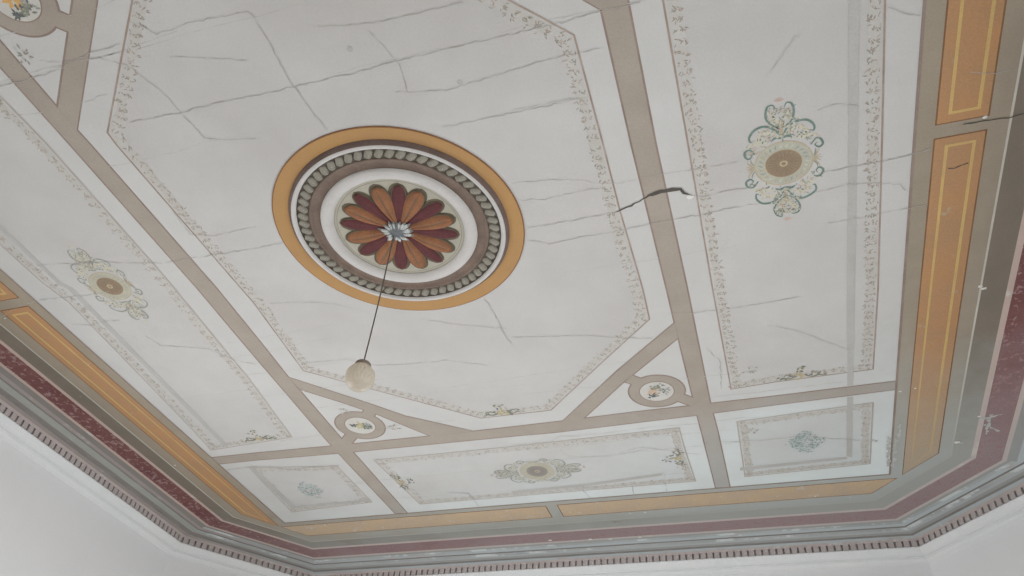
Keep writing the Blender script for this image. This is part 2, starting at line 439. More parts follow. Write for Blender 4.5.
# ------------------------------------------------------------------ measured plan of the painting (1/10000 plan units)
DATA = {"band_edges":{"right_inner":[[4311,-3111],[4273,-792],[4265,2652],[4256,3685],[4248,7035],[4254,7766],[4261,10468]],"right_outer":[[4662,-3166],[4615,-705],[4612,2732],[4572,6630],[4597,7832],[4593,10499]],"left_outer":[[-4662,-4583],[-4654,-3850],[-4645,-3053],[-4637,612],[-4699,2931],[-4762,6698],[-4665,10442]],"left_inner":[[-4329,-3266],[-4316,-2970],[-4265,697],[-4308,2279],[-4362,3745],[-4360,7021],[-4318,10499]],"far_inner":[[-8351,6638],[-6930,6643],[-4762,6698],[-2086,6727],[-19,6715],[1225,6694],[2911,6644],[4572,6630],[5800,6621],[8388,6552]],"far_outer":[[-8302,6966],[-7126,6969],[-4716,7055],[-139,7101],[966,7131],[4237,7033],[5777,6952],[8380,6844]]},"diagonals":[[[4256,3685],[2859,5012],[1225,6694],[1703,6680],[2851,5477],[4242,4165]],[[-4362,3745],[-3018,5079],[-2366,5768],[-983,6709],[-2086,6727],[-3012,5539],[-3609,4917],[-4331,4231]],[[-4329,-3266],[-2443,-5092],[-2771,-5181],[-2984,-4985],[-3450,-4544],[-4325,-3707]]],"octagon_line":[[3857,-2846],[3838,-902],[3812,501],[3827,2552],[3796,3473],[2540,4709],[1074,6194],[-618,6201],[-2231,4926],[-3887,3593],[-3752,1277],[-3873,-2857],[-3855,-3093],[-1945,-4957]],"right_line":[[5120,-3042],[5104,-581],[5072,2837],[5069,6164],[5958,6084],[7897,6020],[7932,3493],[7906,129],[7880,-2293]],"left_line":[[-5088,-4137],[-5034,-3152],[-5086,90],[-5299,3668],[-5575,6106],[-8053,6280],[-7950,5409],[-7588,410],[-7700,-275],[-7717,-1382]],"far_line":[[-3989,7546],[-284,7566],[3771,7479],[3765,8306],[3803,10043],[1350,10044],[-3732,10042]],"corner_right":[[5068,7470],[7921,7262],[7907,9906],[5016,10029]],"corner_left":[[-7536,7294],[-5103,7655],[-5043,9702],[-7679,9884]],"stripes":[[[7433,-2414],[7574,-2376],[7561,42],[7541,3403],[7532,5292],[7402,5264],[7405,3372],[7425,7]],[[7411,5266],[7523,5290],[7523,6519],[7404,6513]],[[7399,6947],[7519,6952],[7505,9519],[7383,9449]],[[4940,9556],[7394,9475],[7394,9592],[4926,9703]],[[-7299,-1820],[-7307,-154],[-7188,27],[-7454,6190],[-7587,6165],[-7315,29],[-7412,-147],[-7401,-1713]],[[-7551,7318],[-7438,7285],[-7367,9557],[-7550,9652]],[[-7486,9538],[-5035,9553],[-5074,9636],[-7550,9652]],[[-965,9755],[1168,9685],[3051,9493],[3030,9618],[1137,9815],[-1007,9889]]],"cracks":[[9,1,[[3760,547],[3853,511],[4088,429],[4304,345]]],[22,1,[[4268,359],[4396,289],[4612,275],[4821,286],[4865,315],[4900,413],[5019,487]]],[5,0,[[2172,550],[3017,570],[3760,547]]],[5,0,[[5019,487],[5174,536],[5578,502],[5891,535]]],[6,0,[[7055,481],[7454,477],[7896,475],[8315,440],[8591,391]]],[6,1,[[8876,853],[9018,868],[9152,811]]],[6,1,[[9012,31],[9302,23],[9607,65],[9810,36]]],[4,0,[[-4899,-184],[-4383,-177],[-3522,-141],[-2865,-122],[-2196,-150]]],[4,0,[[-7428,-718],[-6301,-541],[-4899,-184]]],[4,0,[[2085,844],[2441,1019],[3012,989],[3581,988],[4072,970],[4539,938],[5090,941],[5584,910],[6057,911]]],[4,0,[[6932,869],[7454,835],[7871,917],[8197,1019],[8277,1168]]],[3,0,[[2216,-473],[2686,-434],[3230,-321],[3541,-156],[3888,-70],[4429,-88],[5016,-70],[5790,-53]]],[3,0,[[2234,-106],[2646,-16],[3178,-45],[3675,-45]]],[4,0,[[-4943,-4289],[-4478,-4261],[-4267,-4280],[-4078,-4276],[-3175,-4402],[-2579,-4415]]],[3,0,[[-3968,-4507],[-3771,-4410],[-3028,-4302],[-2674,-4059],[-2582,-3819],[-2499,-3558],[-2435,-3391],[-2416,-3155],[-2325,-2600],[-1980,-2461],[-1507,-2382]]],[4,0,[[-3349,-3177],[-2433,-3130],[-1604,-3137],[-1073,-3103],[-313,-3098],[612,-3079],[1269,-3105],[2202,-3109],[3028,-3083],[3816,-3077],[4311,-3111],[4822,-3093]]],[4,0,[[-415,-4198],[-384,-3864],[-421,-3482],[-401,-2844],[-286,-2233]]],[3,0,[[418,-3910],[723,-3829],[1054,-3772],[1603,-3734],[2527,-3714]]],[3,0,[[1083,-3668],[1245,-3230],[1299,-3028],[1262,-2829],[1231,-2568]]],[3,0,[[-2087,-4599],[-1933,-4410],[-1434,-4440],[-450,-4381],[-382,-4253]]],[3,0,[[-1978,-4033],[-1398,-3862],[-874,-3689]]],[4,0,[[1513,-1832],[2036,-1815],[2539,-1820],[3075,-1813],[3693,-1818]]],[3,0,[[1055,-2614],[1801,-2456],[2351,-2490],[2857,-2532],[3645,-2577],[4160,-2556]]],[3,0,[[-2561,-627],[-3509,-595],[-3887,-738],[-3822,-1383]]],[5,0,[[821,2190],[859,2351],[888,2667],[879,3082],[879,3413],[920,3625]]],[3,0,[[-708,2438],[147,2855],[562,3012],[968,3134]]],[3,0,[[-3427,1351],[-2348,1564],[-1966,1775],[-1662,1969]]],[3,0,[[-3759,3336],[-2746,3403],[-2189,3743],[-1439,3865],[-616,3894],[210,4252]]],[4,0,[[999,3439],[1764,3573],[2499,3701],[3218,3958],[3740,4072]]],[4,0,[[4054,3376],[4575,3462],[4989,3464],[5505,3490],[6017,3457],[6589,3413]]],[4,0,[[-8161,184],[-7621,210],[-7048,277],[-6483,281]]],[4,0,[[-8044,1007],[-7670,1125],[-7246,1082],[-6897,1126]]],[4,0,[[-6686,1689],[-6578,2069],[-6064,2252],[-5640,2380],[-5410,2612],[-5220,2913],[-4829,3146]]],[5,0,[[-8281,7295],[-7299,7256],[-6833,7341],[-6396,7635],[-5854,7572],[-4999,7622]]],[4,0,[[-2752,9503],[-2176,9660],[-2130,10015],[-2157,10426]]],[3,0,[[-263,7499],[744,7501],[967,7313],[1456,7407]]],[5,0,[[851,9792],[1014,10577],[1117,11090],[1256,11595]]],[5,0,[[2193,10027],[2131,10624],[2192,11151],[2234,11513]]],[3,0,[[3083,9448],[3041,10175],[2975,10909]]],[6,0,[[-2209,11094],[-2062,11371],[-1948,12039]]],[6,0,[[-1403,10977],[-1421,11410],[-1325,11874],[-1264,12479]]],[5,0,[[-123,10706],[-91,11010],[-63,11442]]],[4,0,[[-2756,11714],[-2683,12125]]],[4,0,[[-8066,10947],[-8023,11369]]],[4,0,[[7109,1630],[7533,1615],[7887,1608],[8295,1571],[8638,1565]]],[4,0,[[7012,-740],[7152,-777],[7316,-770],[7590,-663]]],[4,0,[[7919,-2181],[8108,-2027],[8318,-1948]]],[4,0,[[4753,4625],[4845,4850],[4949,5080],[4924,5574],[4868,6084]]],[3,0,[[6388,-1552],[6750,-2057],[6813,-2025]]],[3,0,[[5970,4144],[6546,4460],[7088,4965],[7458,5276]]],[3,0,[[2650,-1867],[3090,-1865],[3844,-1815]]],[3,0,[[838,7897],[984,8312],[1956,8443],[2968,8250],[3858,8652],[4077,8788]]],[3,0,[[9017,-877],[9277,-784],[9527,-776]]],[3,0,[[-9493,480],[-8715,220],[-8161,184]]],[3,0,[[2232,8301],[2744,8160],[3238,8347]]],[4,0,[[4379,8238],[5502,8361],[6386,8352],[7674,8775]]]],"sprigs":[["sprig",-49,6034],["sprig",6506,5924],["sprig",-6462,5960],["sprig_side",-3730,8769],["sprig_side",3522,8830],["ghost",5514,5553],["ghost",-4147,-4642],["ghost",-2843,6211],["ghost",-3700,5284],["ghost",5357,7935]],"teal":[[-6481,8744],[6506,8642]],"specks":[[40,4985,501],[34,9703,3899],[30,9631,3828],[26,9297,-24],[50,9726,9254],[30,10069,8229],[22,8442,6932],[18,8728,6879],[14,7309,8884],[16,7973,8832],[24,2260,11517],[22,1853,11510],[18,-7097,10829],[16,7462,11532],[14,6627,11336],[22,-9525,6797],[40,979,13024],[44,-757,12828],[44,411,12938],[36,4589,13315],[40,1846,13024],[20,-9381,505]],"smears":[[[10061,8349],[10514,8237]],[[10203,8581],[10539,8937]],[[10297,8194],[10290,9016]],[[8437,8833],[8423,10212]],[[8496,8247],[8483,8929]],[[9681,9201],[9853,9300]],[[8286,8717],[8309,10094]],[[7888,8794],[8038,8889]]],"spots":[[7496,-187],[699,-3459],[2052,-2533]]}


def pl(a):
    return [(x / 10000.0, y / 10000.0) for x, y in a]


def mir(pts):
    return [(x, 2 * YM - y) for x, y in pts]


def outline(u, r=0.0):
    """closed plan polygon of the room outline at offset u from the white field, corners cut (same cut at the four corners)"""
    X, Yf, Yn, d = E_ + u, H_ + u, N_ - u, CD + u + r
    ya = (d - CN[0] * X) / CN[1]
    xa = (d - CN[1] * Yf) / CN[0]
    yb = 2 * YM - ya
    return [(X, yb), (X, ya), (xa, Yf), (-xa, Yf), (-X, ya), (-X, yb), (-xa, Yn), (xa, Yn)]


# ------------------------------------------------------------------ ceiling
cb = MB()
o_in, o_out = outline(0.262), outline(0.43)
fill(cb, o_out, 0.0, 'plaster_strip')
for i in range(8):
    j = (i + 1) % 8
    a, b = o_out[i], o_out[j]
    cb.face([P(*a, 0), P(*b, 0), P(*b, -0.12), P(*a, -0.12)], 'plaster_strip')
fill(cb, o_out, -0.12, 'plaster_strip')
ceiling = cb.build('ceiling')
tag(ceiling, 'cracked off-white plaster ceiling painted with panels, taupe bands and stencilled ornament', 'ceiling', kind='structure')

D1, D2, D3, D4, D5, D6, D7 = 0.0003, 0.0006, 0.0009, 0.0012, 0.0015, 0.0018, 0.0022

# taupe strapwork: bands, diagonals, rings
be = {k: pl(v) for k, v in DATA['band_edges'].items()}


def extend(poly, y_end, side=0):
    """carry a lengthwise edge on straight to y_end at the near end"""
    p = sorted(poly, key=lambda q: q[1])
    a, b = p[0], p[min(3, len(p) - 1)]
    t = (y_end - a[1]) / (b[1] - a[1])
    return [(a[0] + (b[0] - a[0]) * t * 0.5, y_end)] + p


bands = []
ri, ro = extend(be['right_inner'], N_), extend(be['right_outer'], N_)
lo, li = extend(be['left_outer'], N_), extend(be['left_inner'], N_)
bands.append(ri + ro[::-1])
bands.append(lo + li[::-1])
bands.append(be['far_inner'] + be['far_outer'][::-1])
nb = mir(bands[2])
bands.append(nb)
diag = [pl(d) for d in DATA['diagonals']]
bands += diag[:2]
bands.append([(-0.4329, -0.3266), (-0.132, -0.618), (-0.172, -0.618), (-0.4325, -0.3707)])
bands.append([(0.4311, -0.3111), (0.140, -0.618), (0.180, -0.618), (0.4311, -0.3570)])
rings = [(0.3520, 0.5935), (-0.3620, 0.5945), (0.357, -0.5440), (-0.3600, -0.5440)]
connectors = []
for (cx, cy) in rings:
    sx, sy = (1 if cx > 0 else -1), (1 if cy > YM else -1)
    mx_, my_ = sx * 0.302, (0.534 if sy > 0 else -0.481)
    ex, ey = sx * 0.437, YM + sy * (0.665 - YM)
    w = 0.0138
    dx, dy = ex - mx_, ey - my_
    L_ = math.hypot(dx, dy)
    dx, dy = dx / L_, dy / L_
    connectors.append([(mx_ - dy * w, my_ + dx * w), (ex - dy * w, ey + dx * w), (ex + dy * w, ey - dx * w), (mx_ + dy * w, my_ - dx * w)])
sb = MB()
for p in bands + connectors:
    ribbon(sb, p, 0.0062, D1, 'band_outline', closed=True)
for c in rings:
    annulus(sb, *c, 0.0575, 0.0625, D1, 'band_outline')
for p in bands + connectors:
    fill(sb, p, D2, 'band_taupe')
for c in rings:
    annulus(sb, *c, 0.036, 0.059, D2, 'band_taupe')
    fill(sb, circle(*c, 0.0382), D3, 'band_outline')
    fill(sb, circle(*c, 0.0362), D4, 'roundel_white')
sb.build('painted_strapwork', ceiling)

# fields inside the stencilled borders
octl = pl(DATA['octagon_line'])
octl = octl[:-1] + [(-0.119, -0.569), (0.107, -0.569)]
rightl = pl(DATA['right_line'])
leftl = pl(DATA['left_line'])
rightl = [(rightl[0][0] + 0.001, -0.57)] + rightl + [(rightl[-1][0], -0.57)]
leftl = [(leftl[0][0] - 0.003, -0.57)] + leftl + [(leftl[-1][0] + 0.002, -0.57)]
farl = pl(DATA['far_line'])
cr_, cl_ = pl(DATA['corner_right']), pl(DATA['corner_left'])
nearl = mir(farl)
crm, clm = mir(cr_), mir(cl_)


def inside_normal(poly):
    a = sum(poly[i][0] * poly[(i + 1) % len(poly)][1] - poly[(i + 1) % len(poly)][0] * poly[i][1] for i in range(len(poly)))
    return 1 if a > 0 else -1


def panel_border(poly, label, dens=1.0, line='line_brown', closed=True, strength=1.0, wide=0.021, keys=('leaf_brown', 'leaf_pink', 'leaf_green'), lw=0.0028):
    mb = MB()
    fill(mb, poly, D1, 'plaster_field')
    ribbon(mb, poly, lw, D3, line, closed=True)
    sg = inside_normal(poly)
    n = len(poly)
    for off, ww in ((0.0125, 0.0155),):
        for i in range(n):
            a, b = poly[i], poly[(i + 1) % n]
            L_ = math.hypot(b[0] - a[0], b[1] - a[1])
            nx, ny = -(b[1] - a[1]) / L_ * sg * off, (b[0] - a[0]) / L_ * sg * off
            ribbon(mb, jitter_line([(a[0] + nx, a[1] + ny), (b[0] + nx, b[1] + ny)], 0.02, 0.0015), ww, D2, 'leaf_haze', rough=0.2)
    for i in range(n):
        a, b = poly[i], poly[(i + 1) % n]
        L_ = math.hypot(b[0] - a[0], b[1] - a[1])
        if L_ < 1e-6: continue
        tx, ty = (b[0] - a[0]) / L_, (b[1] - a[1]) / L_
        nx, ny = -ty * sg, tx * sg
        s = 0.004
        k = 0
        while s < L_ - 0.004:
            # one running motif: a curl of small leaves leaning alternately
            for q in range(rnd.choice((4, 5, 6))):
                off = 0.003 + (wide - 0.003) * rnd.random()
                x, y = a[0] + tx * (s + rnd.uniform(-.004, .004)) + nx * off, a[1] + ty * (s + rnd.uniform(-.004, .004)) + ny * off
                base = math.atan2(ny, nx) + (0.9 if k % 2 else -0.9) + rnd.uniform(-.6, .6)
                leaf(mb, x, y, base, rnd.uniform(.0045, .0085) * strength, rnd.uniform(.0014, .0026) * strength, D3, rnd.choice(keys))
            s += 0.0085 / dens
            k += 1
    o = mb.build('stencilled_border', ceiling)
    o['label'] = label
    return o


panel_border(octl, 'octagonal brown line with a stencilled leaf edging inside the centre panel')
panel_border(rightl, 'brown line and stencilled leaf edging of the long panel on the right', keys=('leaf_brown', 'leaf_green', 'leaf_brown', 'leaf_pink'))
panel_border(leftl, 'faded line and stencilled leaf edging of the long panel on the left', line='line_faint', dens=0.8)
panel_border(farl, 'faded stencilled edging of the panel at the far end', line='line_faint', dens=0.7, strength=0.9)
panel_border(nearl, 'faded stencilled edging of the panel at the near end', line='line_faint', dens=0.7, strength=0.9)
panel_border(cr_, 'faded edging of the small corner panel at far right', line='line_faint', dens=0.7, strength=0.9)
panel_border(cl_, 'faded edging of the small corner panel at far left', line='line_faint', dens=0.7, strength=0.9)
panel_border(crm, 'faded edging of the small corner panel at near right', line='line_faint', dens=0.7, strength=0.9)
panel_border(clm, 'faded edging of the small corner panel at near left', line='line_faint', dens=0.7, strength=0.9)

for s_ in DATA['stripes']:
    mb = MB()
    fill(mb, pl(s_), D4, 'stain_grey')  # even grey strip laid over panels and bands
    mb.build('faded_stripe', ceiling)

# ---- the painted frame round the white field
fb = MB()


def ring_fill(mb, u0, u1, d, key, inner=None):
    a, b = inner or outline(u0), outline(u1)
    for i in range(8):
        j = (i + 1) % 8
        mb.face([P(*a[i], d), P(*a[j], d), P(*b[j], d), P(*b[i], d)], key)


er = [(0.8362, H_), (-0.8275, H_), (-0.8275, N_), (0.8362, N_)]
inner8 = [er[3], er[0], er[0], er[1], er[1], er[2], er[2], er[3]]
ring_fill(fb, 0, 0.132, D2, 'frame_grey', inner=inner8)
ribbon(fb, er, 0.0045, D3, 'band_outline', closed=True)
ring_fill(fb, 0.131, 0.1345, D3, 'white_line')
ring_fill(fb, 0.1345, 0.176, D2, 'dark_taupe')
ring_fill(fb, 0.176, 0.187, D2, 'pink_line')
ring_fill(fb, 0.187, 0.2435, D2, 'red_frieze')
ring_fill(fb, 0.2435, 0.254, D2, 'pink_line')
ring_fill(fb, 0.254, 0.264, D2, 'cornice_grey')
fb.build('painted_frame', ceiling)

# ---- orange panels set in the grey frame
oo = outline(0.100, -0.002)
dcut = CD + 0.098


def cut_y(x):
    return (dcut - CN[0] * x) / CN[1]


def cut_x(y):
    return (dcut - CN[1] * y) / CN[0]


def orange(poly, inset, label, key='panel_orange', line=True):
    mb = MB()
    ribbon(mb, poly, 0.0048, D3, 'panel_outline', closed=True)
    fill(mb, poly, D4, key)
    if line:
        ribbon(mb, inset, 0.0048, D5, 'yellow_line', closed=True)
    o = mb.build('orange_panel', ceiling)
    o['label'] = label


U0, U1 = 0.029, 0.100
for sx, e in ((1, 0.8362), (-1, 0.8275)):
    side = 'right' if sx > 0 else 'left'
    xi, xo = e + U0, e + U1
    yi, yo = cut_y(xi), cut_y(xo)
    g0, g1 = (-0.006, 0.0232) if sx > 0 else (0.0, 0.0295)
    xg = xo - (0.0032 if sx > 0 else 0.0)
    t = 0.0165
    for fy, word in ((1, 'far'), (-1, 'near')):
        a0 = g1 if fy > 0 else g0
        f = (lambda y: y) if fy > 0 else (lambda y: 2 * YM - y)
        poly = [(sx * xi, a0), (sx * xg, a0), (sx * (xo if fy > 0 else xg - 0.002), f(yo)), (sx * xi, f(yi))]
        ins = [(sx * (xi + t), a0 + fy * t), (sx * (xo - t), a0 + fy * t), (sx * (xo - t), f(yo - 0.012)), (sx * (xi + t), f(yi - 0.036))]
        orange(poly, ins, 'orange panel of the %s side frame, %s end' % (side, word))
for fy, word in ((1, 'far'), (-1, 'near')):
    f = (lambda y: y) if fy > 0 else (lambda y: 2 * YM - y)
    yi, yo = H_ + 0.023, H_ + 0.090
    for x0, x1, w2 in ((0.003, 1, 'right'), (-0.032, -1, 'left')):
        xi, xo = x1 * cut_x(yi), x1 * cut_x(yo)
        poly = [(x0, f(yi)), (x0, f(yo)), (xo, f(yo)), (xi, f(yi))]
        orange(poly, poly, 'worn orange panel of the %s frame, %s half' % (word, w2), 'panel_orange_faded', line=False)

# ---- painted cartouches
QUARTER = [  # (across, along) in hundredths of a plan unit, width, material
    ('scroll_teal', 0.62, [(0.3, 5.2), (1.1, 6.4), (2.5, 7.2), (3.9, 7.0), (4.8, 6.0), (4.7, 5.0), (4.2, 5.2)]),
    ('scroll_cream', 0.9, [(0.5, 4.9), (1.7, 5.8), (2.9, 5.9), (3.6, 5.1), (3.1, 4.2), (2.4, 4.6), (2.7, 5.2)]),
    ('scroll_teal', 0.55, [(4.3, 2.5), (5.0, 3.5), (5.8, 3.3), (6.0, 2.4), (5.4, 1.9), (4.9, 2.4), (5.3, 2.8)]),
    ('scroll_cream', 0.7, [(3.0, 4.0), (3.9, 4.5), (4.9, 4.2), (5.4, 3.6)]),
    ('scroll_teal', 0.5, [(0.2, 6.4), (1.5, 7.4), (2.1, 8.8), (1.8, 10.1), (1.0, 10.4), (0.7, 9.8)]),
    ('scroll_cream', 0.55, [(0.2, 7.2), (0.9, 8.0), (1.2, 9.0), (0.9, 9.6)]),
    ('scroll_grey', 0.8, [(0.6, 9.0), (0.95, 9.25), (1.3, 9.1)]),
    ('scroll_tan', 0.4, [(0.1, 5.0), (0.15, 6.5), (0.1, 8.0)]),
    ('scroll_teal', 0.7, [(0.0, 4.6), (0.9, 4.9), (1.6, 4.5)]),
    ('scroll_tan', 0.3, [(4.6, 0.2), (5.3, 0.9), (5.6, 1.7)]),
    ('scroll_grey', 0.4, [(4.6, 0.5), (5.0, 1.1), (5.1, 1.8)]),
]


def cartouche(cx, cy, rot, label, sc=1.0, centre='oval_brown', faint=None):
    mb = MB()
    c, s = math.cos(rot), math.sin(rot)

    def T(b, a):
        b, a = b * 0.0096 * sc, a * 0.0109 * sc
        return (cx + b * c - a * s, cy + b * s + a * c)
    for sb_ in (1, -1):
        for sa in (1, -1):
            for key, w, pts in QUARTER:
                k = faint.get(key, key) if faint else key
                q = [T(sb_ * b * (1 + rnd.uniform(-.03, .03)), sa * a * (1 + rnd.uniform(-.02, .02))) for b, a in pts]
                ribbon(mb, smooth(q, 5), w * (0.0066 if 'teal' in key else 0.0070) * sc, D3 + (0.00008 if 'teal' in key else 0), k, taper=True)
            for i in range(190):       # small leaves filling the scrollwork
                a = rnd.uniform(2.6, 10.0)
                b = rnd.uniform(0.0, 1.0) * (5.6 if a < 4.2 else 5.0 * (1 - (a - 4.2) / 6.4) if a < 7.8 else 1.9)
                if a * a + b * b < 21: continue
                x, y = T(sb_ * b, sa * a)
                key = rnd.choice(('scroll_cream', 'scroll_cream', 'scroll_cream', 'scroll_tan', 'scroll_grey', 'flower_green', 'scroll_teal', 'scroll_pink'))
                key = faint.get(key, key) if faint else key
                leaf(mb, x, y, rnd.uniform(0, 2 * PI), rnd.uniform(.003, .008) * sc, rnd.uniform(.0012, .0024) * sc, D3 + 0.00015, key)
    for sa in (1, -1):                # finials at both ends, small ones at both sides
        for q in range(5):
            ang = rot + PI / 2 * sa + (q - 2) * 0.6
            x, y = T(0, sa * 10.9)
            leaf(mb, x, y, ang, 0.009 * sc, 0.0022 * sc, D3, (faint or {}).get('scroll_pink', 'scroll_pink'))
        for q in range(5):
            ang = rot + (0 if sa > 0 else PI) + (q - 2) * 0.55
            x, y = T(sa * 4.7, 0)
            leaf(mb, x, y, ang, 0.013 * sc, 0.0022 * sc, D3, (faint or {}).get('scroll_tan', 'scroll_tan'))
    annulus(mb, cx, cy, 0.0425 * sc, 0.0445 * sc, D4, 'oval_ring_edge', 40)
    annulus(mb, cx, cy, 0.026 * sc, 0.0425 * sc, D4, 'oval_ring', 40)
    for i in range(26):
        an = 2 * PI * i / 26
        leaf(mb, cx + 0.031 * sc * math.cos(an), cy + 0.031 * sc * math.sin(an), an + 0.5, 0.009 * sc, 0.003 * sc, D5, rnd.choice(('scroll_cream', 'scroll_grey', 'scroll_tan')) if not faint else 'oval_ring_edge')
    fill(mb, circle(cx, cy, 0.0285 * sc, 32), D5, 'oval_ring_edge')
    fill(mb, circle(cx, cy, 0.0272 * sc, 32), D6, centre)
    for i in range(22):
        an = 2 * PI * i / 22
        leaf(mb, cx + 0.008 * sc * math.cos(an), cy + 0.008 * sc * math.sin(an), an, 0.017 * sc, 0.0022 * sc, D7, centre + '_dark')
    annulus(mb, cx, cy, 0.0035 * sc, 0.0062 * sc, D7, 'oval_ring_edge', 20)
    o = mb.build('painted_cartouche', ceiling)
    o['label'] = label
    return o


cartouche(0.6478, 0.0155, 0.0, 'painted cartouche of green scrolls round a brown disc, right panel')
cartouche(-0.638, 0.0155, 0.0, 'painted cartouche of faded scrolls round a brown disc, left panel', sc=0.93, faint={'scroll_teal': 'scroll_grey', 'scroll_pink': 'scroll_cream'})
cartouche(-0.001, 0.884, PI / 2, 'painted cartouche of faded scrolls round a grey disc, far panel', centre='oval_grey', faint={'scroll_teal': 'scroll_grey', 'scroll_cream': 'oval_ring', 'scroll_tan': 'oval_ring'})
cartouche(-0.001, 2 * YM - 0.884, PI / 2, 'painted cartouche of faded scrolls round a grey disc, near panel', centre='oval_grey', faint={'scroll_teal': 'scroll_grey', 'scroll_cream': 'oval_ring', 'scroll_tan': 'oval_ring'})

# ---- painted flower sprigs, roundel posies, teal clusters
def sprig(cx, cy, ang, label):
    mb = MB()
    c, s = math.cos(ang), math.sin(ang)

    def T(a, b):
        return (cx + a * c - b * s, cy + a * s + b * c)
    for sg in (1, -1):
        for w, pts in ((.0042, [(.008, .002), (.022, .010), (.036, .006), (.044, .012)]), (.0035, [(.014, .008), (.022, -.002), (.030, -.004), (.034, .002)])):
            ribbon(mb, smooth([T(sg * a, b) for a, b in pts], 5), w, D4, 'flower_green', taper=True)
        for i in range(13):
            a = rnd.uniform(.008, .044)
            x, y = T(sg * a, rnd.uniform(-.006, .014))
            leaf(mb, x, y, rnd.uniform(0, 2 * PI), rnd.uniform(.005, .010), rnd.uniform(.0022, .004), D5, rnd.choice(('flower_dark', 'flower_green', 'flower_green', 'scroll_pink')))
    for i in range(11):
        x, y = T(rnd.uniform(-.008, .008), rnd.uniform(-.002, .018))
        leaf(mb, x, y, ang - PI / 2 + rnd.uniform(-1, 1), rnd.uniform(.010, .018), .0045, D5, rnd.choice(('flower_yellow', 'flower_yellow', 'scroll_tan')))
    for i in range(9):
        x, y = T(rnd.uniform(-.013, .011), rnd.uniform(-.034, -.010))
        leaf(mb, x, y, rnd.uniform(0, 2 * PI), rnd.uniform(.006, .011), .004, D6, rnd.choice(('flower_dark', 'flower_green', 'scroll_tan')))
    o = mb.build('painted_sprig', ceiling)
    o['label'] = label


def ghost(cx, cy):
    mb = MB()
    for i in range(16):
        an = rnd.uniform(0, 2 * PI)
        r = rnd.uniform(0, .012)
        leaf(mb, cx + r * math.cos(an), cy + r * math.sin(an), an, rnd.uniform(.006, .011), .003, D4, rnd.choice(('leaf_green', 'leaf_brown', 'leaf_haze')))
    mb.build('faded_sprig', ceiling)


where = iter(('centre panel, far edge', 'right panel, far edge', 'left panel, far edge', 'far panel, left edge', 'far panel, right edge'))
for kind, x, y in DATA['sprigs']:
    x, y = x / 1e4, y / 1e4
    if kind == 'sprig':
        sprig(x, y, 0.0, 'painted yellow flower sprig with dark leaves, ' + next(where))
    elif kind == 'sprig_side':
        sprig(x, y, PI / 2 if x < 0 else -PI / 2, 'painted yellow flower sprig with dark leaves, ' + next(where))
    else:
        ghost(x, y)


def posy(cx, cy, main, dirs, label):
    mb = MB()
    for i in range(24):
        a = rnd.uniform(0, 2 * PI); r = rnd.uniform(0, .007)
        leaf(mb, cx + dirs[0][0] + r * math.cos(a), cy + dirs[0][1] + r * math.sin(a), a, rnd.uniform(.008, .014), .006, D5, main)
    for (dx, dy), key, n, spread in ((dirs[1], 'flower_dark', 14, .007), (dirs[2], 'flower_green', 24, .012), (dirs[3], 'scroll_grey', 18, .012)):
        for i in range(n):
            a = rnd.uniform(0, 2 * PI); r = rnd.uniform(0, spread)
            leaf(mb, cx + dx + r * math.cos(a), cy + dy + r * math.sin(a), rnd.uniform(0, 6.3), rnd.uniform(.005, .011), .0040, D6, key if rnd.random() < .75 else 'flower_dark')
    o = mb.build('painted_posy', ceiling)
    o['label'] = label


posy(*rings[1], 'flower_yellow', [(0.0, -.001), (-.017, -.006), (.014, .010), (.017, -.001)], 'painted posy with yellow middle inside the left roundel')
posy(*rings[0], 'flower_salmon', [(-.008, .001), (-.012, .014), (.004, -.016), (.016, .002)], 'painted posy with salmon middle inside the right roundel')
posy(*rings[3], 'flower_orange', [(-.004, .004), (-.012, .022), (.002, .019), (.012, .014)], 'painted posy with orange middle inside the roundel at near left')
posy(*rings[2], 'flower_orange', [(0.004, .004), (.012, .018), (-.002, .016), (-.012, .010)], 'painted posy with orange middle inside the roundel at near right')

for (x, y), (rx, ry, n), key, lb in zip(DATA['teal'], ((0.040, 0.052, 210), (0.044, 0.052, 280)), ('teal_wash', 'teal_dark'), ('pale green wash of leaves in the far left corner panel', 'blue-green cluster of leaves in the far right corner panel')):
    x, y = x / 1e4, y / 1e4
    mb = MB()
    for i in range(n):
        a = rnd.uniform(0, 2 * PI); r = rnd.random() ** 0.5
        # a lozenge wreath: denser at the edge
        q = 1 / (abs(math.cos(a)) + abs(math.sin(a)))
        r = (0.15 + 0.85 * r) * q
        leaf(mb, x + rx * r * math.cos(a), y + ry * r * math.sin(a), rnd.uniform(0, 6.3), rnd.uniform(.005, .010), .0032, D4, rnd.choice((key, 'teal_dark', 'teal_wash', 'teal_wash', 'leaf_green')))
    o = mb.build('painted_leaf_cluster', ceiling)
    o['label'] = lb

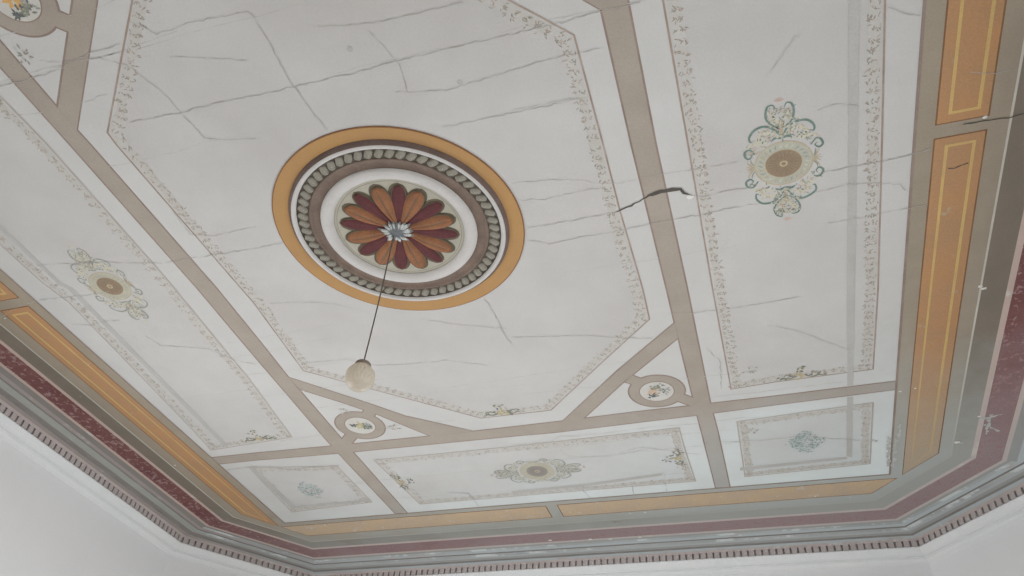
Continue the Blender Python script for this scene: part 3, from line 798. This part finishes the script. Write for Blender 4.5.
# ---- cracks, chips, damp spots
for i, (w, dark, pts) in enumerate(DATA['cracks']):
    mb = MB()
    ribbon(mb, jitter_line(pl(pts), 0.007, 0.0017), w * (0.00030 if dark else 0.00024), D7, 'crack_dark' if dark else 'crack_faint', rough=0.3 if dark else 0.75, taper=(dark and w > 8))
    o = mb.build('crack', ceiling)
    if i == 1:
        o['label'] = 'wide black open crack crossing the right taupe band'
for i in range(34):                # hairlines over the laths, all running across the room
    y0 = -0.56 + 1.56 * (i + rnd.random()) / 34
    x0 = rnd.uniform(-0.80, 0.35)
    x1 = min(0.82, x0 + rnd.uniform(0.15, 0.7))
    if math.hypot(max(x0, min(0, x1)), y0) < 0.24: continue
    pts, y = [], y0
    for k in range(12):
        pts.append((x0 + (x1 - x0) * k / 11, y))
        y += rnd.uniform(-.004, .004)
    mb = MB()
    COAT[0] = 0
    ribbon(mb, jitter_line(pts, 0.012, 0.001), 0.0010, D1 + 0.00027, 'crack_hair', rough=0.8)   # under the later coats of paint
    mb.build('hairline_crack', ceiling)
for p in DATA['smears']:
    mb = MB()
    ribbon(mb, jitter_line(pl(p), 0.006, 0.0025), 0.0055, D7, 'whitewash', rough=0.8)
    mb.build('whitewash_smear', ceiling)
for r, x, y in DATA['specks']:
    mb = MB()
    x, y, r = x / 1e4, y / 1e4, r * 1.0e-4 * 1.6
    n = 9
    ring = [(r * rnd.uniform(.6, 1.2) * math.cos(2 * PI * k / n), r * rnd.uniform(.4, .9) * math.sin(2 * PI * k / n)) for k in range(n)]
    for k in range(n):
        a, b = ring[k], ring[(k + 1) % n]
        mb.face([P(x, y, 0.005), P(x + a[0], y + a[1], D6), P(x + b[0], y + b[1], D6)], 'speck_white')
    mb.build('plaster_chip', ceiling)
for x, y in DATA['spots']:
    mb = MB()
    pts = circle(x / 1e4, y / 1e4, 0.0045, 12)
    fill(mb, pts, D5, 'stain_grey')
    mb.build('damp_spot', ceiling)

# ------------------------------------------------------------------ cornice, one trim per wall
PROFILE = [  # (u, drop in plan units, material of the strip that starts here)
    (0.2600, 0.0000, 'G'), (0.2760, 0.0004, 'cornice_mauve'), (0.2900, 0.0008, 'cornice_dark'), (0.2935, 0.0030, 'W'),
    (0.3080, 0.0036, 'cornice_green'), (0.3180, 0.0040, 'cornice_grey'), (0.3300, 0.0046, 'cornice_dark'), (0.3345, 0.0080, 'cornice_mauve'),
    (0.3490, 0.0088, 'cornice_pink'), (0.3560, 0.0105, 'cornice_pink'), (0.3580, 0.0118, 'dentil_dark'), (0.3665, 0.0118, 'dentil_dark'),
    (0.3665, 0.0270, 'cornice_pink'), (0.3620, 0.0272, 'moulding_white'), (0.3610, 0.0300, 'moulding_white'), (0.3660, 0.0350, 'moulding_white'),
    (0.3735, 0.0420, 'moulding_white'), (0.3790, 0.0455, 'moulding_groove'), (0.3805, 0.0480, 'moulding_white'), (0.3880, 0.0505, 'moulding_white'),
    (0.3935, 0.0560, 'moulding_white'), (0.4000, 0.0600, 'moulding_white')]
SEG = {'right': (0, 1), 'corner_right': (1, 2), 'far': (2, 3), 'corner_left': (3, 4), 'left': (4, 5)}
PITCH = 0.0192


def cornice(name, a, b, label, worn, teeth=None):
    mb = MB()
    rows, keys = [], []
    for u, v, k in PROFILE:
        o8 = outline(u)
        rows.append([P(*o8[a], v * S), P(*o8[b], v * S)])
        keys.append({'G': 'cornice_worn' if worn else 'cornice_grey', 'W': 'cornice_worn' if worn else 'cornice_green', 'dentil_dark': 'dentil_dark_pale' if worn else 'dentil_dark'}.get(k, k))
    # close the back against wall and ceiling
    back = outline(0.402)
    rows.append([P(*back[a], 0.06 * S), P(*back[b], 0.06 * S)])
    rows.append([P(*back[a], -0.001), P(*back[b], -0.001)])
    keys[-1] = 'moulding_white'
    keys.append('moulding_white')
    mb.grid(rows, keys[:len(rows) - 1])
    o = mb.build(name)
    tag(o, label, 'cornice', kind='structure')
    if teeth is None:
        return o
    q0, q1 = outline(0.3585), outline(0.373)
    A, B = Vector(q0[a]), Vector(q0[b])
    t = (B - A); L_ = t.length; t.normalize()
    nrm = Vector(((outline(0.4)[a][0] + outline(0.4)[b][0]) - (q0[a][0] + q0[b][0]), (outline(0.4)[a][1] + outline(0.4)[b][1]) - (q0[a][1] + q0[b][1])))
    nrm -= t * nrm.dot(t)
    nrm.normalize()
    w, dp, v0, v1 = PITCH * 0.74, 0.0082, 0.0115, 0.0268
    tb = MB()
    pts = []
    for v in (v0, v1):
        for f in ((0, -w / 2), (0, w / 2), (dp, w / 2), (dp, -w / 2)):
            p = nrm * f[0] + t * f[1]
            pts.append((p.x * S, p.y * S, -v * S))
    tb.v = pts
    tb.f = [(0, 1, 2, 3), (4, 7, 6, 5), (0, 4, 5, 1), (1, 5, 6, 2), (2, 6, 7, 3), (3, 7, 4, 0)]
    tb.k = ['dentil_pink'] * 6
    s0, s1 = teeth
    n = min(99, int(L_ * (s1 - s0) / PITCH))
    first = None
    for i in range(n):
        p = A + t * (L_ * s0 + (i + 0.5) * (L_ * (s1 - s0) / n))
        if first is None:
            first = tb.build('dentil', o)
            d = first
        else:
            d = first.copy()
            COL.objects.link(d)
            d.parent = o
        d.location = (p.x * S, p.y * S, CZ)
    return o


cornice('trim_1', 4, 5, 'stepped grey and pink plaster cornice with dentils along the left wall', False, (0.0, 0.92))
cornice('trim_2', 3, 4, 'short cornice length with dentils across the far left cut corner', True, (0.0, 1.0))
cornice('trim_3', 2, 3, 'flaking grey plaster cornice with dentils along the far wall', True, (0.0, 1.0))
cornice('trim_4', 1, 2, 'short cornice length with dentils across the far right cut corner', True, (0.0, 1.0))
cornice('trim_5', 0, 1, 'stepped grey plaster cornice with dentils along the right wall', False, (0.55, 1.0))
cornice('trim_6', 5, 6, 'short cornice length across the near left cut corner', False)
cornice('trim_7', 6, 7, 'stepped plaster cornice along the near wall', False)
cornice('trim_8', 7, 0, 'short cornice length across the near right cut corner', False)

# ------------------------------------------------------------------ walls and floor
WO = [(x * S, y * S) for x, y in outline(0.400)]


def wall(name, a, b, label, openings=()):
    """slab of masonry 0.14 m thick; openings = (from, to, z0, z1) measured along the wall"""
    A, B = Vector(WO[a]), Vector(WO[b])
    t = (B - A); L_ = t.length; t.normalize()
    n = Vector((t.y, -t.x))         # outward for this winding
    if n.dot((A + B) / 2 - Vector((0, 0.05))) < 0: n = -n
    mb = MB()

    def slab(s0, s1, z0, z1):
        i = len(mb.v)
        for z in (z0, z1):
            for s, d in ((s0, 0), (s1, 0), (s1, .14), (s0, .14)):
                p = A + t * s + n * d
                mb.v.append((p.x, p.y, z))
        for q in ((0, 1, 2, 3), (4, 7, 6, 5), (0, 4, 5, 1), (1, 5, 6, 2), (2, 6, 7, 3), (3, 7, 4, 0)):
            mb.f.append(tuple(i + j for j in q)); mb.k.append('wall_white')
    s = 0.0
    for (s0, s1, z0, z1) in openings:
        slab(s, s0, 0, CZ)
        slab(s0, s1, 0, z0)
        slab(s0, s1, z1, CZ)
        s = s1
    slab(s, L_, 0, CZ)
    o = mb.build(name)
    tag(o, label, 'wall', kind='structure')
    return A, t, n, L_


wins = []  # casements added out of view, one per main wall, for the light
A, t, n, L_ = wall('wall_right', 0, 1, 'white plastered right wall with one tall window', [(yc - w / 2 - WO[0][1], yc + w / 2 - WO[0][1], z0, z1) for yc, z0, z1, w in sorted(WIN['right'])])
for yc, z0, z1, w in sorted(WIN['right']):
    wins.append((A, t, n, yc - w / 2 - WO[0][1], yc + w / 2 - WO[0][1], z0, z1))
wall('wall_far_right', 1, 2, 'narrow white wall across the far right corner')
A, t, n, L_ = wall('wall_far', 2, 3, 'white plastered far wall with one tall window', [(WO[2][0] - xc - w / 2, WO[2][0] - xc + w / 2, z0, z1) for xc, z0, z1, w in WIN['far']])
for xc, z0, z1, w in WIN['far']:
    wins.append((A, t, n, WO[2][0] - xc - w / 2, WO[2][0] - xc + w / 2, z0, z1))
wall('wall_far_left', 3, 4, 'narrow white wall across the far left corner')
A, t, n, L_ = wall('wall_left', 4, 5, 'white plastered left wall with one tall window', [(WO[4][1] - yc - w / 2, WO[4][1] - yc + w / 2, z0, z1) for yc, z0, z1, w in WIN['left']])
for yc, z0, z1, w in WIN['left']:
    wins.append((A, t, n, WO[4][1] - yc - w / 2, WO[4][1] - yc + w / 2, z0, z1))
wall('wall_near_left', 5, 6, 'narrow white wall across the near left corner')
xc, z0, z1, w = WIN['near'][0]
A, t, n, L_ = wall('wall_near', 6, 7, 'white plastered near wall with one window', [(xc - w / 2 - WO[6][0], xc + w / 2 - WO[6][0], z0, z1)])
wins.append((A, t, n, xc - w / 2 - WO[6][0], xc + w / 2 - WO[6][0], z0, z1))
wall('wall_near_right', 7, 0, 'narrow white wall across the near right corner')

for i, (A, t, n, s0, s1, z0, z1) in enumerate(wins):
    def bar(mb, a0, a1, b0, b1, d0, d1, key):
        k = len(mb.v)
        for z in (b0, b1):
            for s, d in ((a0, d0), (a1, d0), (a1, d1), (a0, d1)):
                p = A + t * s + n * d
                mb.v.append((p.x, p.y, z))
        for q in ((0, 1, 2, 3), (4, 7, 6, 5), (0, 4, 5, 1), (1, 5, 6, 2), (2, 6, 7, 3), (3, 7, 4, 0)):
            mb.f.append(tuple(k + j for j in q)); mb.k.append(key)
    mb = MB()
    f = 0.05
    for a0, a1, b0, b1 in ((s0, s0 + f, z0, z1), (s1 - f, s1, z0, z1), (s0 + f, s1 - f, z0, z0 + f), (s0 + f, s1 - f, z1 - f, z1), ((s0 + s1) / 2 - .03, (s0 + s1) / 2 + .03, z0 + f, z1 - f)):
        bar(mb, a0, a1, b0, b1, 0.07, 0.115, 'window_wood')
    zz = z0 + (z1 - z0) * 0.62
    for a0, a1 in ((s0 + f, (s0 + s1) / 2 - .03), ((s0 + s1) / 2 + .03, s1 - f)):
        bar(mb, a0, a1, zz - .015, zz + .015, 0.075, 0.11, 'window_wood')
    o = mb.build('window_%d' % (i + 1))
    tag(o, 'white wooden casement window, ' + ('right wall', 'far wall', 'left wall', 'near wall')[i], 'window', kind='structure')
    gp = MB()
    bar(gp, s0 + f, s1 - f, z0 + f, z1 - f, 0.090, 0.096, 'window_glass')
    gp.build('pane', o)

fl = MB()
o8 = outline(0.44)
fill_pts = [Vector((x, y, 0)) for x, y in o8]
for tri in tessellate_polygon([fill_pts]):
    fl.face([(o8[i][0] * S, o8[i][1] * S, 0.0) for i in tri], 'floor_tile')
    fl.face([(o8[i][0] * S, o8[i][1] * S, -0.1) for i in tri], 'floor_tile')
for i in range(8):
    a, b = o8[i], o8[(i + 1) % 8]
    fl.face([(a[0] * S, a[1] * S, 0), (b[0] * S, b[1] * S, 0), (b[0] * S, b[1] * S, -.1), (a[0] * S, a[1] * S, -.1)], 'floor_tile')
tag(fl.build('floor'), 'plain pale brown floor', 'floor', kind='structure')

# ------------------------------------------------------------------ ceiling medallion
med = bpy.data.objects.new('ceiling_medallion', None)
COL.objects.link(med)
med.location = (-0.004, 0.003, CZ)
tag(med, 'round plaster ceiling medallion with an orange and maroon flower in the middle', 'ceiling rose')


def lathe(profile, keys, n=128):
    mb = MB()
    rows = [[(r * math.cos(2 * PI * i / n), r * math.sin(2 * PI * i / n), -d) for i in range(n)] for r, d in profile]
    mb.grid(rows, keys, closed=True)
    return mb


o = lathe([(0.4905, 0.0), (0.4905, 0.004), (0.4862, 0.0052), (0.405, 0.0052), (0.405, 0.0)], ['ring_edge_brown', 'ring_edge_brown', 'ring_orange', 'ring_orange']).build('outer_ring', med, smooth=False)
o['label'] = 'flat orange outer ring'
o.location = (-0.0055, 0.007, 0)
o = lathe([(0.4290, 0.004), (0.4270, 0.010), (0.4205, 0.017), (0.4150, 0.0215), (0.410, 0.0240), (0.404, 0.0240), (0.399, 0.0215), (0.3965, 0.015), (0.395, 0.008), (0.395, 0.002)],
          ['rim_brown', 'rim_brown', 'rim_brown', 'rim_white', 'rim_white', 'rim_white', 'rim_white', 'trough_dark', 'trough_dark']).build('rim', med, smooth=True)
o['label'] = 'white raised rim with a brown outer side'
trough = lathe([(0.396, 0.004), (0.396, 0.0095), (0.348, 0.0095), (0.344, 0.004)], ['trough_dark'] * 3).build('bead_trough', med)
# beads
NB = 60
bm_ = bmesh.new()
bmesh.ops.create_uvsphere(bm_, u_segments=12, v_segments=8, radius=1.0)
for v_ in bm_.verts:           # squarish, cushion-shaped links of the rope moulding
    v_.co = Vector([math.copysign(abs(c_) ** 0.62, c_) for c_ in v_.co])
bmesh.ops.scale(bm_, vec=(0.0215, 0.0150, 0.0085), verts=bm_.verts)
bmesh.ops.rotate(bm_, cent=(0, 0, 0), matrix=Matrix.Rotation(0.55, 3, 'Z'), verts=bm_.verts)
for f_ in bm_.faces: f_.smooth = True
bme = bpy.data.meshes.new('bead'); bm_.to_mesh(bme); bm_.free()
bme.materials.append(M['bead_grey'])
for i in range(NB):
    b = bpy.data.objects.new('bead', bme)
    COL.objects.link(b)
    b.parent = med
    an = 2 * PI * i / NB
    b.location = (0.3725 * math.cos(an), 0.3725 * math.sin(an), -0.0100)
    b.rotation_euler = (0, 0, an)
o = lathe([(0.350, 0.004), (0.3495, 0.0125), (0.345, 0.0145), (0.340, 0.0125), (0.335, 0.0075), (0.320, 0.0060), (0.310, 0.0085), (0.304, 0.0120), (0.304, 0.003)],
          ['trough_dark', 'groove_brown', 'groove_brown', 'groove_brown', 'groove_brown', 'groove_brown', 'groove_brown', 'groove_brown']).build('groove_ring', med, smooth=True)
o = lathe([(0.3055, 0.004), (0.3050, 0.012), (0.3020, 0.0185), (0.295, 0.0230), (0.282, 0.0250), (0.268, 0.0225), (0.258, 0.0165), (0.2535, 0.010), (0.2535, 0.003)],
          ['trough_dark', 'rim_white', 'rim_white', 'rim_white', 'rim_white', 'rim_white', 'rim_white', 'disc_line']).build('inner_ring', med, smooth=True)
o['label'] = 'white rounded inner ring'
disc = lathe([(0.256, 0.003), (0.256, 0.0085), (0.2435, 0.0085), (0.2410, 0.0088), (0.0, 0.0088)], ['disc_sage', 'disc_sage', 'disc_line', 'disc_sage'])

# petals: sixteen raised leaves, orange ones lapping over maroon ones
def petal_mesh(length, wmax, base, key, lift, crease, vein):
    r0 = 0.040
    rows = []
    N = 18
    K = 18
    for i in range(N + 1):
        t = i / N
        r = r0 + (length - r0) * t
        if t < 0.68:
            h = base + (wmax - base) * math.sin(PI / 2 * t / 0.68) ** 1.2
        else:
            q = (t - 0.68) / 0.32
            h = wmax * math.sqrt(max(0.0, 1 - q ** 2.2))
        h = max(h, 0.0006)
        ridge = lift * (0.55 + 0.45 * math.sin(PI * min(1, t * 1.05)))
        row = []
        for j in range(K):
            x = -1 + 2 * j / (K - 1)
            z = ridge * (1 - abs(x) ** 2.6) + 0.0025
            z -= crease * math.exp(-(x / 0.13) ** 2) * (1 - t * 0.5)
            row.append((r, x * h, -z))
        rows.append(row)
    mb = MB()
    mb.grid(rows, key)
    for q in range(len(mb.k)):      # dark painted rim, and a dark midrib on the orange ones
        i, j = divmod(q, K - 1)
        if j in (0, K - 2) or i >= N or (vein and j == (K - 1) // 2 and 1 < i < N * 0.8):
            mb.k[q] = 'petal_outline'
    # skirt down to the disc
    edge = [r[0] for r in rows] + rows[-1][1:-1] + [r[-1] for r in rows[::-1]]
    low = [(x, y, 0.0) for x, y, z in edge]
    mb.grid([edge, low], 'petal_outline')
    return mb


ANG0 = math.radians(-68.7)
pm_m = petal_mesh(0.228, 0.0300, 0.0100, 'petal_maroon', 0.0095, 0.0030, False)
pm_o = petal_mesh(0.223, 0.0370, 0.0115, 'petal_orange', 0.0180, 0.0075, True)
fm = fo = None
dk = MB()
for k in range(8):
    for kind in (0, 1):
        an = ANG0 + (k + 0.5 * kind) * PI / 4
        if kind == 0:
            if fm is None:
                fm = p = pm_m.build('petal', med, smooth=True, merge=True); p['label'] = 'maroon petal'
            else:
                p = fm.copy(); COL.objects.link(p); p.parent = med
        else:
            if fo is None:
                fo = p = pm_o.build('petal', med, smooth=True, merge=True); p['label'] = 'orange petal'
            else:
                p = fo.copy(); COL.objects.link(p); p.parent = med
        p.location = (0.0015, 0, -0.0095)
        p.rotation_euler = (0, 0, an + rnd.uniform(-.02, .02))
        # dark outline painted on the disc round the petal
        c, s = math.cos(an), math.sin(an)
        pts = []
        for i in range(25):
            t = i / 24
            r = 0.06 + (0.2355 - 0.06) * t
            h = (0.034 if t < 0.65 else 0.038 * math.sqrt(max(0, 1 - ((t - .65) / .35) ** 2.2)))
            pts.append((r, h))
        full = pts + [(r, -h) for r, h in pts[::-1][1:]]
        co = [Vector((r, h, 0)) for r, h in full]
        for tri in tessellate_polygon([co]):
            disc.face([(full[i][0] * c - full[i][1] * s + 0.0015, full[i][0] * s + full[i][1] * c, -0.0091) for i in tri], 'petal_outline')
disc.build('rosette_disc', med)

# the boss: a wreath of little silver leaves round a grey button
boss = lathe([(0.046, 0.010), (0.044, 0.022), (0.036, 0.030), (0.022, 0.033), (0.012, 0.038), (0.0, 0.039)], ['boss_grey'] * 5, 32).build('boss', med, smooth=True)
boss.location = (-0.008, -0.002, 0)
bl = MB()
rows = []
for i in range(7):
    t = i / 6
    h = 0.0075 * math.sin(PI * (0.12 + 0.86 * t)) + 0.0005
    rows.append([(0.026 + 0.042 * t, x * h, -(0.030 - 0.010 * t * t + 0.004 * (1 - x * x))) for x in (-1, -0.5, 0, 0.5, 1)])
bl.grid(rows, 'boss_silver')
first = None
for i in range(18):
    if first is None:
        first = q = bl.build('boss_leaf', boss, smooth=True); q['label'] = 'small silvery leaf'
    else:
        q = first.copy(); COL.objects.link(q); q.parent = boss
    q.rotation_euler = (rnd.uniform(-.25, .25), 0, 2 * PI * i / 18 + rnd.uniform(-.08, .08))
    k = rnd.uniform(0.75, 1.1)
    q.scale = (k, k, 1)

# ------------------------------------------------------------------ pendant lamp
lamp = bpy.data.objects.new('pendant_lamp', None)
COL.objects.link(lamp)
lamp.location = (-0.0132 * S, 0.0063 * S, CZ)
tag(lamp, 'bare ribbed cream glass globe lamp hanging by a thin dark cord from the medallion', 'pendant lamp')
GD, GR = 0.701, 0.0485


def tube(mb, pts, r, key, n=10):
    rows = [[(x + r * math.cos(2 * PI * i / n), y + r * math.sin(2 * PI * i / n), z) for i in range(n)] for x, y, z in pts]
    mb.grid(rows, key, closed=True)


mb = MB()
tube(mb, [(0.003 * math.sin(PI * i / 12), 0, -0.030 - (GD - GR - 0.012 - 0.030) * i / 12) for i in range(13)], 0.0025, 'cord_dark')
mb.build('cord', lamp, smooth=True)
cp = MB()
prof = [(0.0, -0.020), (0.006, -0.019), (0.010, -0.014), (0.024, -0.012), (0.0275, -0.007), (0.0275, 0.004), (0.024, 0.011)]
cp.grid([[(r * math.cos(2 * PI * i / 24), r * math.sin(2 * PI * i / 24), -(GD - GR + 0.003) - z) for i in range(24)] for r, z in prof], 'cap_brown', closed=True)
o = cp.build('cap', lamp, smooth=True)
o['label'] = 'brown lamp cap'
gl = MB()
rows = []
NR = 28
for j in range(NR + 1):
    th = 0.30 + (PI - 0.30) * j / NR
    row = []
    for i in range(144):
        ph = 2 * PI * i / 144
        rib = 1 + 0.016 * (math.cos(24 * ph + 5 * th) + math.cos(24 * ph - 5 * th)) * math.sin(th)
        r = GR * rib * math.sin(th) * (1.0 if th > PI / 2 else 0.97 + 0.03 * math.sin(th))
        row.append((r * math.cos(ph), r * math.sin(ph), -GD + GR * 1.05 * math.cos(th)))
    rows.append(row)
gl.grid(rows, 'globe_glass', closed=True)
o = gl.build('globe', lamp, smooth=True, merge=True)
o['label'] = 'ribbed cream glass globe'
